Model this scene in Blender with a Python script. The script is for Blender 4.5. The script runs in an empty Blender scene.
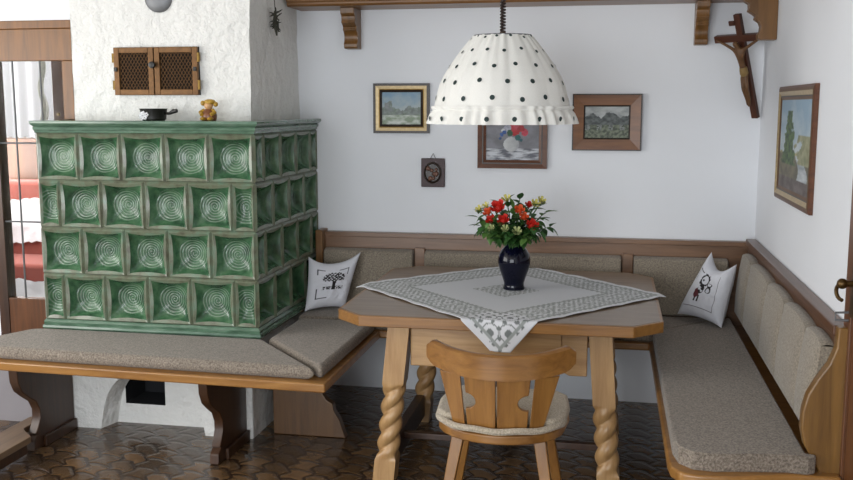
import bpy, bmesh, math, random
from mathutils import Vector, Matrix, noise as mnoise
random.seed(7)
C = bpy.context.scene.collection
PI = math.pi
D, W = 5.04, 0.734          # back wall plane (y) and right wall plane (x)

# ------------------------------------------------------------------ helpers
def lin(h):
    h = h.lstrip('#')
    o = []
    for i in (0, 2, 4):
        c = int(h[i:i+2], 16) / 255
        o.append(c / 12.92 if c <= .04045 else ((c + .055) / 1.055) ** 2.4)
    return tuple(o)
def mix(a, b, t):
    t = max(0, min(1, t)); return tuple(a[i] + (b[i] - a[i]) * t for i in range(3))
def fbm(x, y, z=0, o=4):
    return mnoise.fractal(Vector((x, y, z)), 1.0, 2.0, o)

class N:                                       # tiny node-tree builder
    def __init__(s, name):
        s.m = bpy.data.materials.new(name); s.m.use_nodes = True
        s.t = s.m.node_tree; s.b = s.t.nodes['Principled BSDF']
    def n(s, typ, **k):
        x = s.t.nodes.new(typ)
        for a, v in k.items(): setattr(x, a, v)
        return x
    def l(s, a, b): s.t.links.new(a, b)
    def math(s, op, a, b=None):
        x = s.n('ShaderNodeMath', operation=op)
        for i, v in enumerate((a, b)):
            if v is None: continue
            if isinstance(v, (int, float)): x.inputs[i].default_value = v
            else: s.l(v, x.inputs[i])
        return x.outputs[0]
    def coord(s, scale=(1, 1, 1), rot=(0, 0, 0), kind='Object'):
        tc = s.n('ShaderNodeTexCoord'); mp = s.n('ShaderNodeMapping')
        mp.inputs['Scale'].default_value = scale; mp.inputs['Rotation'].default_value = rot
        s.l(tc.outputs[kind], mp.inputs[0]); return mp.outputs[0]
    def noise(s, vec, scale, detail=4, rough=.55, dist=0):
        x = s.n('ShaderNodeTexNoise'); x.inputs['Scale'].default_value = scale
        x.inputs['Detail'].default_value = detail; x.inputs['Roughness'].default_value = rough
        x.inputs['Distortion'].default_value = dist
        s.l(vec, x.inputs['Vector']); return x.outputs['Fac']
    def ramp(s, fac, stops):
        x = s.n('ShaderNodeValToRGB'); e = x.color_ramp.elements
        while len(e) < len(stops): e.new(.5)
        for i, (p, c) in enumerate(stops):
            e[i].position = p; e[i].color = (*c, 1)
        s.l(fac, x.inputs[0]); return x.outputs[0]
    def mixc(s, fac, a, b):
        x = s.n('ShaderNodeMix', data_type='RGBA')
        if isinstance(fac, (int, float)): x.inputs[0].default_value = fac
        else: s.l(fac, x.inputs[0])
        for i, v in ((6, a), (7, b)):
            if isinstance(v, tuple): x.inputs[i].default_value = (*v, 1)
            else: s.l(v, x.inputs[i])
        return x.outputs[2]
    def bump(s, h, strength=.3, dist=.01):
        x = s.n('ShaderNodeBump'); x.inputs['Strength'].default_value = strength
        x.inputs['Distance'].default_value = dist
        s.l(h, x.inputs['Height']); s.l(x.outputs[0], s.b.inputs['Normal'])
    def col(s, c):
        if isinstance(c, tuple): s.b.inputs['Base Color'].default_value = (*c, 1)
        else: s.l(c, s.b.inputs['Base Color'])
        return s
    def p(s, **k):
        for a, v in k.items(): s.b.inputs[a.replace('_', ' ')].default_value = v
        return s

def flat(name, h, rough=.5, metal=0, var=.12, scale=30, **k):
    n = N(name); c = lin(h)
    f = n.noise(n.coord(), scale, 3)
    n.col(n.ramp(f, [(.3, mix(c, (0, 0, 0), var)), (.7, tuple(min(1, x * (1 + var * .6)) for x in c))]))
    n.p(Roughness=rough, Metallic=metal, **k); return n.m
def wood(name, dark, light, axis='x', rough=.38, s=1.0, coat=.15):
    n = N(name)
    st = {'x': (1.2, 16, 16), 'y': (16, 1.2, 16), 'z': (16, 16, 1.2)}[axis]
    v = n.coord(tuple(a * s for a in st))
    f = n.noise(v, 1.6, 6, .6, .8)
    f2 = n.noise(n.coord(tuple(a * s * 5 for a in st)), 2.5, 2)
    d, l = lin(dark), lin(light)
    base = n.ramp(f, [(.28, d), (.5, mix(d, l, .6)), (.72, l)])
    n.col(n.mixc(n.math('MULTIPLY', f2, .35), base, mix(d, (0, 0, 0), .25)))
    n.p(Roughness=rough, Coat_Weight=coat, Coat_Roughness=.25)
    n.bump(f2, .08, .002); return n.m
def fabric(name, h1, h2, scale=420, rough=.95):
    n = N(name); v = n.coord()
    f = n.noise(v, scale, 2, .7); g = n.noise(n.coord((1, 1, .3)), 60, 3)
    c = n.ramp(f, [(.32, lin(h1)), (.68, lin(h2))])
    n.col(n.mixc(n.math('MULTIPLY', g, .22), c, lin(h1)))
    n.p(Roughness=rough, Sheen_Weight=.2); n.bump(f, .5, .004); return n.m
def plaster(name, h, bump=.3, scale=9, dist=.02):
    n = N(name); v = n.coord(); c = lin(h)
    f = n.noise(v, scale, 6, .6); g = n.noise(v, 1.3, 2)
    n.col(n.ramp(g, [(.3, mix(c, (0, 0, 0), .05)), (.7, c)])); n.p(Roughness=.92)
    n.bump(f, bump, dist); return n.m
def attr_mat(name, rough=.7, bump=None, **k):
    n = N(name); a = n.n('ShaderNodeVertexColor'); a.layer_name = 'Col'
    if bump:
        f = n.noise(n.coord(), bump[0], 3); n.bump(f, bump[1], .003)
        n.col(n.mixc(n.math('MULTIPLY', f, .15), a.outputs[0], (.02, .02, .02)))
    else:
        n.col(a.outputs[0])
    n.p(Roughness=rough, **k); return n.m

class MB:
    """collects faces; build() links them as ONE mesh object"""
    def __init__(s): s.v = []; s.f = []; s.m = []; s.uv = {}; s.c = {}; s.cm = 0
    def add(s, vs, fs, mi=None, uvs=None, cols=None):
        b = len(s.v); s.v += [tuple(x) for x in vs]
        for f in fs: s.f.append(tuple(i + b for i in f)); s.m.append(s.cm if mi is None else mi)
        if uvs: s.uv.update({b + i: u for i, u in enumerate(uvs)})
        if cols: s.c.update({b + i: u for i, u in enumerate(cols)})
        return s
    def box(s, x0, x1, y0, y1, z0, z1, mi=None):
        v = [(x, y, z) for z in (z0, z1) for y in (y0, y1) for x in (x0, x1)]
        return s.add(v, [(0, 2, 3, 1), (4, 5, 7, 6), (0, 1, 5, 4), (2, 6, 7, 3), (0, 4, 6, 2), (1, 3, 7, 5)], mi)
    def prism(s, poly, axis, a, b, mi=None):
        """poly in the two remaining axes (x,y order), extruded along axis from a to b"""
        def P(p, t):
            if axis == 'z': return (p[0], p[1], t)
            if axis == 'y': return (p[0], t, p[1])
            return (t, p[0], p[1])
        n = len(poly); v = [P(p, a) for p in poly] + [P(p, b) for p in poly]
        f = [tuple(range(n))[::-1], tuple(range(n, 2 * n))]
        f += [(i, (i + 1) % n, n + (i + 1) % n, n + i) for i in range(n)]
        return s.add(v, f, mi)
    def lathe(s, prof, c=(0, 0, 0), n=32, mi=None, cap=True, rf=None):
        v = []
        for r, z in prof:
            for k in range(n):
                a = 2 * PI * k / n; rr = rf(r, z, a) if rf else r
                v.append((c[0] + rr * math.cos(a), c[1] + rr * math.sin(a), c[2] + z))
        f = [(i * n + k, i * n + (k + 1) % n, (i + 1) * n + (k + 1) % n, (i + 1) * n + k) for i in range(len(prof) - 1) for k in range(n)]
        if cap:
            f.append(tuple(range(n))[::-1]); L = (len(prof) - 1) * n; f.append(tuple(range(L, L + n)))
        return s.add(v, f, mi)
    def tube(s, pts, r, n=8, mi=None, closed=False):
        pts = [Vector(p) for p in pts]; rs = r if isinstance(r, (list, tuple)) else [r] * len(pts)
        v = []; up = None; L = len(pts)
        for i, p in enumerate(pts):
            if closed: t = pts[(i + 1) % L] - pts[i - 1]
            else: t = pts[min(i + 1, L - 1)] - pts[max(i - 1, 0)]
            t = t.normalized() if t.length > 1e-9 else Vector((0, 0, 1))
            if up is None: up = t.orthogonal().normalized()
            up = (up - t * up.dot(t)); up = up.normalized() if up.length > 1e-6 else t.orthogonal().normalized()
            w = t.cross(up)
            for k in range(n):
                a = 2 * PI * k / n; v.append(p + (up * math.cos(a) + w * math.sin(a)) * rs[i])
        f = [(i * n + k, i * n + (k + 1) % n, ((i + 1) % L) * n + (k + 1) % n, ((i + 1) % L) * n + k) for i in range(L if closed else L - 1) for k in range(n)]
        if not closed: f += [tuple(range(n))[::-1], tuple(range((L - 1) * n, L * n))]
        return s.add(v, f, mi)
    def grid(s, fn, nu, nv, mi=None, col=None, flip=False):
        v = []; u_ = []; cs = []
        for j in range(nv + 1):
            for i in range(nu + 1):
                u, w = i / nu, j / nv; v.append(fn(u, w)); u_.append((u, w))
                if col: cs.append(col(u, w))
        f = []
        for j in range(nv):
            for i in range(nu):
                a = j * (nu + 1) + i; q = (a, a + 1, a + nu + 2, a + nu + 1); f.append(q[::-1] if flip else q)
        return s.add(v, f, mi, u_, cs or None)
    def ball(s, c, r, nu=12, nv=8, mi=None, sc=(1, 1, 1)):
        pr = [(max(1e-4, r * math.sin(PI * i / nv)), -r * math.cos(PI * i / nv)) for i in range(nv + 1)]
        b = len(s.v); s.lathe(pr, (0, 0, 0), nu, mi)
        for i in range(b, len(s.v)):
            x, y, z = s.v[i]; s.v[i] = (c[0] + x * sc[0], c[1] + y * sc[1], c[2] + z * sc[2])
        return s
    def xf(s, M, start=0):
        for i in range(start, len(s.v)): s.v[i] = tuple(M @ Vector(s.v[i]))
        return s
    def build(s, name, mats, parent=None, bev=0, seg=2, smooth=40, world=True):
        me = bpy.data.meshes.new(name); off = Vector((0, 0, 0))
        if parent is not None and world:
            p = parent
            while p is not None: off = off + p.location; p = p.parent
        me.from_pydata([tuple(Vector(v) - off) for v in s.v], [], s.f); me.validate()
        mats = mats if isinstance(mats, (list, tuple)) else [mats]
        for m in mats: me.materials.append(m)
        if len(me.polygons) == len(s.m): me.polygons.foreach_set('material_index', s.m)
        if s.uv:
            L = me.uv_layers.new(name='UVMap')
            for lp in me.loops: L.data[lp.index].uv = s.uv.get(lp.vertex_index, (.5, .5))
        if s.c:
            A = me.color_attributes.new('Col', 'FLOAT_COLOR', 'POINT')
            for i in range(len(me.vertices)): A.data[i].color = (*s.c.get(i, (1, 1, 1)), 1)
        bm = bmesh.new(); bm.from_mesh(me); bmesh.ops.recalc_face_normals(bm, faces=bm.faces); bm.to_mesh(me); bm.free()
        if smooth:
            me.polygons.foreach_set('use_smooth', [True] * len(me.polygons)); me.set_sharp_from_angle(angle=math.radians(smooth))
        o = bpy.data.objects.new(name, me); C.objects.link(o)
        if parent is not None: o.parent = parent
        if bev:
            b = o.modifiers.new('bev', 'BEVEL'); b.width = bev; b.segments = seg; b.limit_method = 'ANGLE'; b.angle_limit = math.radians(35)
            b.harden_normals = True
        return o
def thing(name, label, cat, loc=(0, 0, 0), rot=(0, 0, 0), group=None):
    o = bpy.data.objects.new(name, None); C.objects.link(o); o.empty_display_size = .05
    o.location = loc; o.rotation_euler = rot; o['label'] = label; o['category'] = cat
    if group: o['group'] = group
    return o
def tag(o, label, cat, group=None):
    o['label'] = label; o['category'] = cat
    if group: o['group'] = group
    return o
def struct(o): o['kind'] = 'structure'; return o

# ------------------------------------------------------------------ materials
M = {}
M['wall'] = plaster('white wall paint', '#e9ebef', .10, 40, .004)
M['rough'] = plaster('rough white plaster', '#ebeae6', .9, 13, .035)
M['ceil'] = plaster('ceiling paint', '#f0efec', .05, 40, .004)
M['oak'] = wood('oak mid x', '#5c3a18', '#8f6332', 'x')
M['oaky'] = wood('oak mid y', '#5c3a18', '#8f6332', 'y')
M['oakz'] = wood('oak mid z', '#583a19', '#895f2f', 'z')
M['oak_edge'] = wood('oak edge', '#7a4f22', '#ae7f45', 'x', .3)
M['rail'] = wood('oak rail lit x', '#654730', '#8c684b', 'x', .35)  # back-wall run, paler: light falling there is put into the colour
M['raily'] = wood('oak rail y', '#482c1a', '#6b462d', 'y', .35)  # right-hand run of the same rail, without that lightening
M['dark'] = wood('dark oak stain and shade', '#2e1a0d', '#4c2f1a', 'z', .4)  # stained wood; also stands for shade on the screen stile
M['table'] = wood('table oak', '#9a7044', '#c6a06e', 'z', .36)
M['tablex'] = wood('table oak x', '#9a7044', '#c6a06e', 'x', .36)
M['tabtop'] = wood('sky-toned table oak', '#6a5745', '#8f7962', 'x', .3)  # sky reflection put into the colour, greyer than the edge band
M['tabedge'] = wood('table edge oak', '#6d461d', '#a07138', 'x', .3)
M['chair'] = wood('chair honey wood', '#70471c', '#9f7038', 'z', .33)
M['chairx'] = wood('chair honey wood x', '#70471c', '#9f7038', 'x', .33)
M['door'] = wood('door veneer', '#4c2a12', '#724624', 'z', .4)
M['doorx'] = wood('door veneer x', '#5c380f', '#8c5a20', 'z', .4)
M['panel'] = wood('end panel oak', '#5c3e19', '#8c6632', 'z', .36)
M['oakd'] = wood('brown oak', '#452c13', '#6e4c28', 'z', .4)  # darker, browner oak for the stove bench panel
M['picwood'] = wood('picture wood', '#47240f', '#6e4024', 'x', .4)
M['picdark'] = flat('picture dark', '#2c2018', .4)
M['gold'] = flat('old gold', '#b08d50', .35, .7, .2, 60)
M['goldpale'] = flat('pale gold', '#b39d75', .4, .4, .2, 60)
M['cush'] = fabric('taupe tweed', '#5a5046', '#9c9082', 140)
M['cush_back'] = fabric('taupe ribbed tweed', '#70665a', '#a39887', 150)
M['chaircush'] = fabric('beige chair cushion', '#8b7f6d', '#c2b6a3', 170)
M['white'] = fabric('white cotton', '#dcdce0', '#f0f0f2', 500)
M['black'] = flat('black iron', '#15130f', .4)
M['dark_hole'] = flat('dark opening', '#1b1c20', .9)  # near-black lining of the ash opening
M['brass'] = flat('aged brass', '#7d6330', .35, .8, .3, 40)
M['bronze'] = flat('bronze', '#6a4a28', .45, .5, .25, 50)
M['steel'] = flat('steel', '#77787a', .5, .5, .1, 20)
M['leaf'] = flat('leaf green', '#335a2a', .45, 0, .45, 25)
M['leaf2'] = flat('leaf light green', '#55793a', .45, 0, .35, 25)
M['stem'] = flat('stem green', '#40602c', .5)
M['vase'] = flat('cobalt glaze', '#090a1c', .07, 0, .2, 10, Specular_IOR_Level=.3)
M['paint'] = attr_mat('oil paint', .55, (160, .3))
M['print'] = attr_mat('printed cloth', .9, (500, .3))
M['glass'] = None
n = N('clear glass'); n.p(Roughness=.02, IOR=1.1, Transmission_Weight=1.0); n.col((.97, .98, .98)); M['glass'] = n.m

# glazed stove tile: green bowl with a raised spiral drawn from the tile's own UV
n = N('green stove glaze')
uvn = n.n('ShaderNodeUVMap'); sx = n.n('ShaderNodeSeparateXYZ'); n.l(uvn.outputs[0], sx.inputs[0])
U = n.math('MULTIPLY', n.math('SUBTRACT', sx.outputs[0], .5), 2); V = n.math('MULTIPLY', n.math('SUBTRACT', sx.outputs[1], .5), 2)
R_ = n.math('SQRT', n.math('ADD', n.math('MULTIPLY', U, U), n.math('MULTIPLY', V, V)))
TH = n.math('ARCTAN2', V, U)
wob = n.noise(n.coord(), 14, 2)
ph = n.math('ADD', n.math('SUBTRACT', n.math('MULTIPLY', R_, 46), TH), n.math('MULTIPLY', wob, 2.2))
sp = n.math('MULTIPLY', n.math('ADD', n.math('SINE', ph), 1), .5)
inside = n.math('MULTIPLY', n.math('LESS_THAN', R_, .86), n.math('GREATER_THAN', R_, .05))
sp3 = n.math('MULTIPLY', n.math('POWER', sp, 3), inside)
f = n.noise(n.coord(), 16, 4)
g = n.ramp(f, [(.3, lin('#223f2a')), (.5, lin('#3a6042')), (.72, lin('#5a7a5a'))])
brk = n.noise(n.coord(), 30, 3)
n.col(n.mixc(n.math('MULTIPLY', sp3, n.math('MULTIPLY', brk, 1.0)), g, lin('#93a392')))
n.p(Roughness=.2, Coat_Weight=.35, Coat_Roughness=.08); n.bump(n.math('MULTIPLY', sp, inside), .5, .004)
M['tile'] = n.m
n = N('stove rim glaze'); f = n.noise(n.coord(), 22, 4)
n.col(n.ramp(f, [(.3, lin('#565645')), (.5, lin('#69705b')), (.75, lin('#66806c'))])); n.p(Roughness=.3, Coat_Weight=.3); M['rim'] = n.m
n = N('stove moulding glaze'); f = n.noise(n.coord((1, 1, 6)), 9, 4)
n.col(n.ramp(f, [(.3, lin('#3c5645')), (.55, lin('#587560')), (.75, lin('#738878'))])); n.p(Roughness=.22, Coat_Weight=.5); M['mould'] = n.m

# floor: brown glazed ogee tiles
n = N('brown ogee floor tiles')
tc = n.n('ShaderNodeTexCoord'); sx = n.n('ShaderNodeSeparateXYZ'); n.l(tc.outputs['Object'], sx.inputs[0])
TX, TY = .112, .108
X = n.math('DIVIDE', sx.outputs[0], TX); Y = n.math('DIVIDE', sx.outputs[1], TY)
# wavy vertical joints, curved slanting cross joints
xw = n.math('ADD', X, n.math('MULTIPLY', n.math('SINE', n.math('MULTIPLY', Y, 2 * PI)), .13))
fx = n.math('FRACT', xw); cx = n.math('FLOOR', xw)
yw = n.math('ADD', n.math('ADD', Y, n.math('MULTIPLY', cx, .5)), n.math('ADD', n.math('MULTIPLY', n.math('SINE', n.math('MULTIPLY', fx, PI)), -.22), n.math('MULTIPLY', fx, .30)))
fy = n.math('FRACT', yw); cy = n.math('FLOOR', yw)
ex = n.math('MINIMUM', fx, n.math('SUBTRACT', 1, fx)); ey = n.math('MINIMUM', fy, n.math('SUBTRACT', 1, fy))
ed = n.math('MINIMUM', ex, ey)
j = n.n('ShaderNodeMapRange'); j.inputs['From Min'].default_value = .03; j.inputs['From Max'].default_value = .09; n.l(ed, j.inputs[0])
wn = n.n('ShaderNodeTexWhiteNoise', noise_dimensions='2D'); cb = n.n('ShaderNodeCombineXYZ'); n.l(cx, cb.inputs[0]); n.l(cy, cb.inputs[1]); n.l(cb.outputs[0], wn.inputs['Vector'])
nz = n.noise(tc.outputs['Object'], 18, 4)
tcol = n.ramp(n.math('ADD', n.math('MULTIPLY', wn.outputs[0], .45), n.math('MULTIPLY', nz, .55)), [(.25, lin('#453320')), (.55, lin('#5f4830')), (.8, lin('#74593d'))])
n.col(n.mixc(j.outputs[0], lin('#2a1e16'), tcol)); n.p(Roughness=.27, Coat_Weight=.25)
pil = n.n('ShaderNodeMapRange'); pil.inputs['From Min'].default_value = .0; pil.inputs['From Max'].default_value = .22; pil.interpolation_type = 'SMOOTHSTEP'; n.l(ed, pil.inputs[0])
n.bump(n.math('ADD', pil.outputs[0], n.math('MULTIPLY', nz, .25)), .5, .005); M['floor'] = n.m

# ------------------------------------------------------------------ room shell
XL, YF, ZC = -4.3, -2.0, 2.46
struct(MB().box(XL - .1, W + .1, YF - .1, 7.1, -.1, 0).build('floor', M['floor'], smooth=0))
struct(MB().box(XL - .1, W + .1, YF - .1, 7.1, ZC, ZC + .1).build('ceiling', M['ceil'], smooth=0))
struct(MB().box(-2.62, W + .12, D, D + .12, 0, ZC).build('wall_back', M['wall'], smooth=0))
DY0, DY1, DZ = 2.15, 3.055, 2.02
rw = MB().box(W, W + .12, DY1, D, 0, ZC).box(W, W + .12, YF, DY0, 0, ZC).box(W, W + .12, DY0, DY1, DZ, ZC)
struct(rw.build('wall_right', M['wall'], smooth=0))
LY0, LY1, LZ0, LZ1 = .4, 3.3, .85, 2.2
lw = MB().box(XL - .12, XL, YF, LY0, 0, ZC).box(XL - .12, XL, LY1, 4.5, 0, ZC).box(XL - .12, XL, LY0, LY1, 0, LZ0).box(XL - .12, XL, LY0, LY1, LZ1, ZC)
struct(lw.build('wall_left', M['wall'], smooth=0))
FX0, FX1, FZ0, FZ1 = -3.2, -.2, .35, 2.25
fw = MB().box(XL, FX0, YF - .12, YF, 0, ZC).box(FX1, W, YF - .12, YF, 0, ZC).box(FX0, FX1, YF - .12, YF, 0, FZ0).box(FX0, FX1, YF - .12, YF, FZ1, ZC)
struct(fw.build('wall_front', M['wall'], smooth=0))
# next room behind the glazed screen
nr = MB().box(XL - .12, XL, 4.6, 7, 0, ZC).box(XL, -2.62, 7, 7.1, 0, ZC).box(-2.62, -2.5, D + .12, 7, 0, ZC)
struct(nr.build('wall_far', M['wall'], smooth=0))

# chimney breast standing on the stove
def chim():
    m = MB(); x0, x1, y0 = -2.612, -1.688, 4.331; z0, z1 = 1.502, ZC
    def f(u, v):
        L = x1 - x0; P = L + (D - y0); s = u * P
        if s < L: x, y = x0 + s, y0
        else: x, y = x1, y0 + (s - L)
        z = z0 + v * (z1 - z0); r = .008 * fbm(x * 5, y * 5, z * 5)
        return (x + (r if s >= L else 0), y + (r if s < L else 0), z)
    m.grid(f, 90, 50)
    m.add([(x0, y0, z0), (x0, D, z0), (x0, D, z1), (x0, y0, z1)], [(0, 1, 2, 3)])
    return m
struct(chim().build('wall_chimney', M['rough'], smooth=60))
# wall holding the glazed screen
SY = 4.345
sw = MB().box(XL, -2.615, SY, SY + .1, 1.988, ZC).box(XL, -3.10, SY, SY + .1, 0, 1.988).box(-3.10, -2.69, SY, SY + .1, 0, .37)
struct(MB().box(XL, -2.70, 4.13, SY, 0, .36).build('trim_1', flat('plain grey plinth', '#8d888b', .8, 0, .05, 6), smooth=0))  # plain grey box along the foot of the screen wall
struct(sw.build('wall_screen', M['wall'], smooth=0))
d2 = bpy.data.objects.new('door_2', None); C.objects.link(d2); d2.location = (-2.85, SY, .37); struct(d2)
m = MB().box(-3.10, -2.614, SY - .012, SY + .06, 1.948, 1.988).box(-3.10, -2.614, SY - .008, SY + .05, 1.792, 1.948)
MB().box(-3.10, -3.045, SY - .012, SY + .06, .37, 1.792).build('shaded_stile', M['dark'], d2, .003)  # deep shade put into the wood colour; rest of the frame is lighter
m.box(-2.674, -2.614, SY - .010, SY + .05, 1.503, 1.792).box(-2.70, -2.686, SY, SY + .05, .37, 1.503)
m.build('screen_frame', M['doorx'], d2, .004)
MB().box(-3.045, -2.70, SY - .008, SY + .04, .37, .586).build('lower_panel', M['door'], d2, .004)
MB().box(-3.045, -2.674, SY + .012, SY + .018, .586, 1.792).build('glass_pane', M['glass'], d2, smooth=0)
for x in (-2.954, -2.802): MB().tube([(x, SY + .006, .586), (x, SY + .006, 1.792)], .005, 6).build('lead_came', M['steel'], d2)
for z in (1.384, .983): MB().tube([(-3.045, SY + .006, z), (-2.69, SY + .006, z)], .005, 6).build('lead_came', M['steel'], d2)
# room beyond the screen
cv = MB()
def cur(u, v):
    x = -3.95 + u * .605; z = 2.05 - v * (.66 + .012 * abs(math.sin(u * 40)))
    return (x, 5.2 + .006 * math.sin(u * 40), z)
cv.grid(cur, 120, 12)
tag(cv.build('lace_curtain', M['white']), 'white curtain hanging behind the leaded glass screen beside the green stove', 'curtain')
t = thing('door_curtain', 'narrow grey-white drape beside the brown cupboard behind the glass screen', 'curtain', (-3.32, 5.18, 0))
MB().grid(lambda u, v: (-3.35 + u * .05 + .012 * math.sin(v * 22), 5.18 + .012 * math.sin(u * 9 + v * 5), 2.1 - v * .85), 16, 30).build('drape', flat('grey drape', '#b9b8b0', .8, 0, .4, 25), t)
t = thing('wooden_cupboard', 'tall brown wooden cupboard behind the glass screen', 'cupboard', (-3.0, 5.6, 0))
MB().box(-3.34, -2.75, 5.3, 5.75, 1.15, 2.05).build('carcass', M['dark'], t, .005)
MB().box(-3.33, -2.77, 5.285, 5.3, 1.18, 2.0).build('door', M['dark'], t, .004)
MB().ball((-3.29, 5.275, 1.52), .010).build('knob', M['goldpale'], t)
MB().box(-3.33, -2.75, 5.66, 5.75, 0, 1.15).build('back_panel', M['dark'], t, .004)
t = thing('wooden_dresser', 'brown wooden dresser under the white curtain behind the glass', 'dresser', (-4.0, 6.3, 0))
MB().box(-4.28, -3.4, 6.1, 6.6, 0, 1.42).build('carcass', M['dark'], t, .006)
for k in range(3): MB().box(-4.24, -3.44, 6.08, 6.1, .1 + .43 * k, .48 + .43 * k).build('drawer', M['door'], t, .006)
t = thing('red_sofa', 'red sofa draped in a white throw, seen through the glass screen', 'sofa', (-3.85, 5.6, 0))
red = fabric('brick red upholstery', '#7d3a30', '#a5574a')
MB().box(-4.25, -3.4, 5.86, 6.04, .1, 1.06).build('backrest', red, t, .03)
MB().box(-4.25, -3.4, 5.45, 5.86, .1, .56).build('seat', red, t, .03)
def thr(u, v): return (-4.24 + u * .82, 5.845 - .012 * (1 + fbm(u * 6, v * 4)), .94 - v * .30 + .03 * fbm(u * 7, 3))
MB().grid(thr, 40, 20).build('throw', M['white'], t)
def thr2(u, v): return (-4.24 + u * .82, 5.435 - .012 * (1 + fbm(u * 6, v * 4, 5)), .46 - v * .30 + .02 * fbm(u * 7, 8))
MB().grid(thr2, 40, 20).build('throw', M['white'], t)

# right wall door
d1 = bpy.data.objects.new('door_1', None); C.objects.link(d1); d1.location = (W, 2.6, 0); struct(d1)
MB().box(W - .016, W + .05, DY1 - .075, DY1, 0, DZ).box(W - .016, W + .05, DY0, DY0 + .075, 0, DZ).box(W - .016, W + .05, DY0, DY1, DZ - .075, DZ).build('door_frame', M['door'], d1, .004)
MB().box(W - .006, W + .03, DY0 + .075, DY1 - .075, 0, DZ - .075).build('door_leaf', M['door'], d1, .003)
h = MB().box(W - .022, W - .006, 2.925, 2.965, .95, 1.12)
h.tube([(W - .02, 2.945, 1.05), (W - .045, 2.945, 1.05)], .009).ball((W - .052, 2.945, 1.05), .016)
hp = [(W - .05, 2.945, 1.055)] + [(W - .05 - .012 * math.sin(a), 2.945 + .025 * math.sin(a * 1), 1.05 - .05 * (1 - math.cos(a)) / 2) for a in [i * PI / 8 for i in range(9)]]
h.tube(hp, .006)
h.build('door_handle', flat('dark brass', '#5a4423', .35, .7, .3, 40), d1)
MB().tube([(W - .018, 2.99, .955), (W - .055, 2.99, .953), (W - .055, 2.99, .93), (W - .018, 2.99, .93)], .004, 6).build('latch_staple', M['steel'], d1)

# ------------------------------------------------------------------ tiled stove
X0, X1, YS = -2.682, -1.592, 4.10
ZT, ZB, RH = 1.445, .543, .2255
st = thing('tiled_stove', 'large green glazed tiled stove with spiral dished tiles above the wrap-around bench', 'stove', (-2.14, 4.57, 0))
MB().box(X0 + .055, X1 - .055, YS + .055, D - .004, .50, 1.49).build('stove_body', M['rim'], st, smooth=0)
def facing(rows, length, place, spiral=True):
    """place(s,z,d): point at run s, height z, depth d into the body"""
    m = MB()
    for r, widths in enumerate(rows):
        z1 = ZT - r * RH; z0 = z1 - RH; s = 0
        for w in widths:
            bx, bz = .016, .0165
            if w < .15: bx = .014
            hw, hh = w / 2 - bx, (z1 - z0) / 2 - bz; cs, cz = s + w / 2, (z0 + z1) / 2 - .002
            nn = 14
            def pt(u, v):
                a, b = 2 * u - 1, 2 * v - 1
                x = cs + a * hw * (1 - .09 * (1 - b * b)); z = cz + b * hh * (1 - .09 * (1 - a * a))
                k = ((1 - abs(a) ** 3.2) * (1 - abs(b) ** 3.2))
                d = .052 * (max(0, k) ** .62) * min(1, w / .2 + .1)
                return place(x, z, d)
            b0 = len(m.v)
            asp = w / .2175 if w < .18 else 1
            m.grid(pt, nn, nn, 0)
            for i in range(b0, len(m.v)):
                u, v = m.uv[i]; m.uv[i] = ((u - .5) * asp + .5, v) if spiral else (5, 5)
            # rim around the dish: from dish edge to the tile edge, slightly crowned
            ring_i = [(i / nn, 0) for i in range(nn)] + [(1, i / nn) for i in range(nn)] + [(1 - i / nn, 1) for i in range(nn)] + [(0, 1 - i / nn) for i in range(nn)]
            vs = [pt(u, v) for u, v in ring_i]
            for u, v in ring_i:
                a, b = 2 * u - 1, 2 * v - 1
                vs.append(place(cs + a * (hw + bx * .45), cz + b * (hh + bz * .45), -.006))
            for u, v in ring_i: vs.append(place(s + u * w, z0 + v * (z1 - z0), .004))
            L = len(ring_i)
            m.add(vs, [(i + k * L, (i + 1) % L + k * L, (i + 1) % L + (k + 1) * L, i + (k + 1) * L) for k in range(2) for i in range(L)], 1)
            s += w
    return m
p = (X1 - X0) / 5; q = (D - YS) / 4
rA, rB = [p] * 5, [p / 2] + [p] * 4 + [p / 2]
facing([rA, rB, rA, rB], X1 - X0, lambda s, z, d: (X0 + s, YS + d, z)).build('tile_facing', [M['tile'], M['rim']], st, smooth=60)
sA, sB = [q / 2] + [q] * 3 + [q / 2], [q] * 4
facing([sA, sB, sA, sB], D - YS, lambda s, z, d: (X1 - d, YS + s, z), False).build('tile_facing', [M['tile'], M['rim']], st, smooth=60)
facing([sA, sB, sA, sB], D - YS, lambda s, z, d: (X0 + d, YS + s, z), False).build('tile_facing', [M['tile'], M['rim']], st, smooth=60)
def wrap_profile(prof, mat, name, gap=None):
    """prof: (overhang, z) list; follows left side, front, right side of the stove"""
    m = MB(); n = len(prof); rings = []
    for o, z in prof: rings.append([(X0 - o * .4, D - .004, z), (X0 - o * .4, YS - o, z), (X1 + o, YS - o, z), (X1 + o, D - .004, z)])
    v = [pp for r in rings for pp in r]
    f = [(i * 4 + k, i * 4 + k + 1, (i + 1) * 4 + k + 1, (i + 1) * 4 + k) for i in range(n - 1) for k in range(3)]
    f.append(tuple((n - 1) * 4 + k for k in range(4))); f.append(tuple(k for k in range(4))[::-1])
    return m.add(v, f).build(name, mat, st, smooth=30)
wrap_profile([(.0, 1.443), (.006, 1.446), (.008, 1.456), (.014, 1.459), (.016, 1.470), (.010, 1.474), (.018, 1.478), (.027, 1.484), (.031, 1.490), (.031, 1.499), (.028, 1.502)], M['mould'], 'cornice')
wrap_profile([(.0, .497), (.016, .498), (.020, .506), (.018, .516), (.010, .520), (.012, .532), (.008, .538), (.0, .544)], M['mould'], 'base_moulding')
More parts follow.
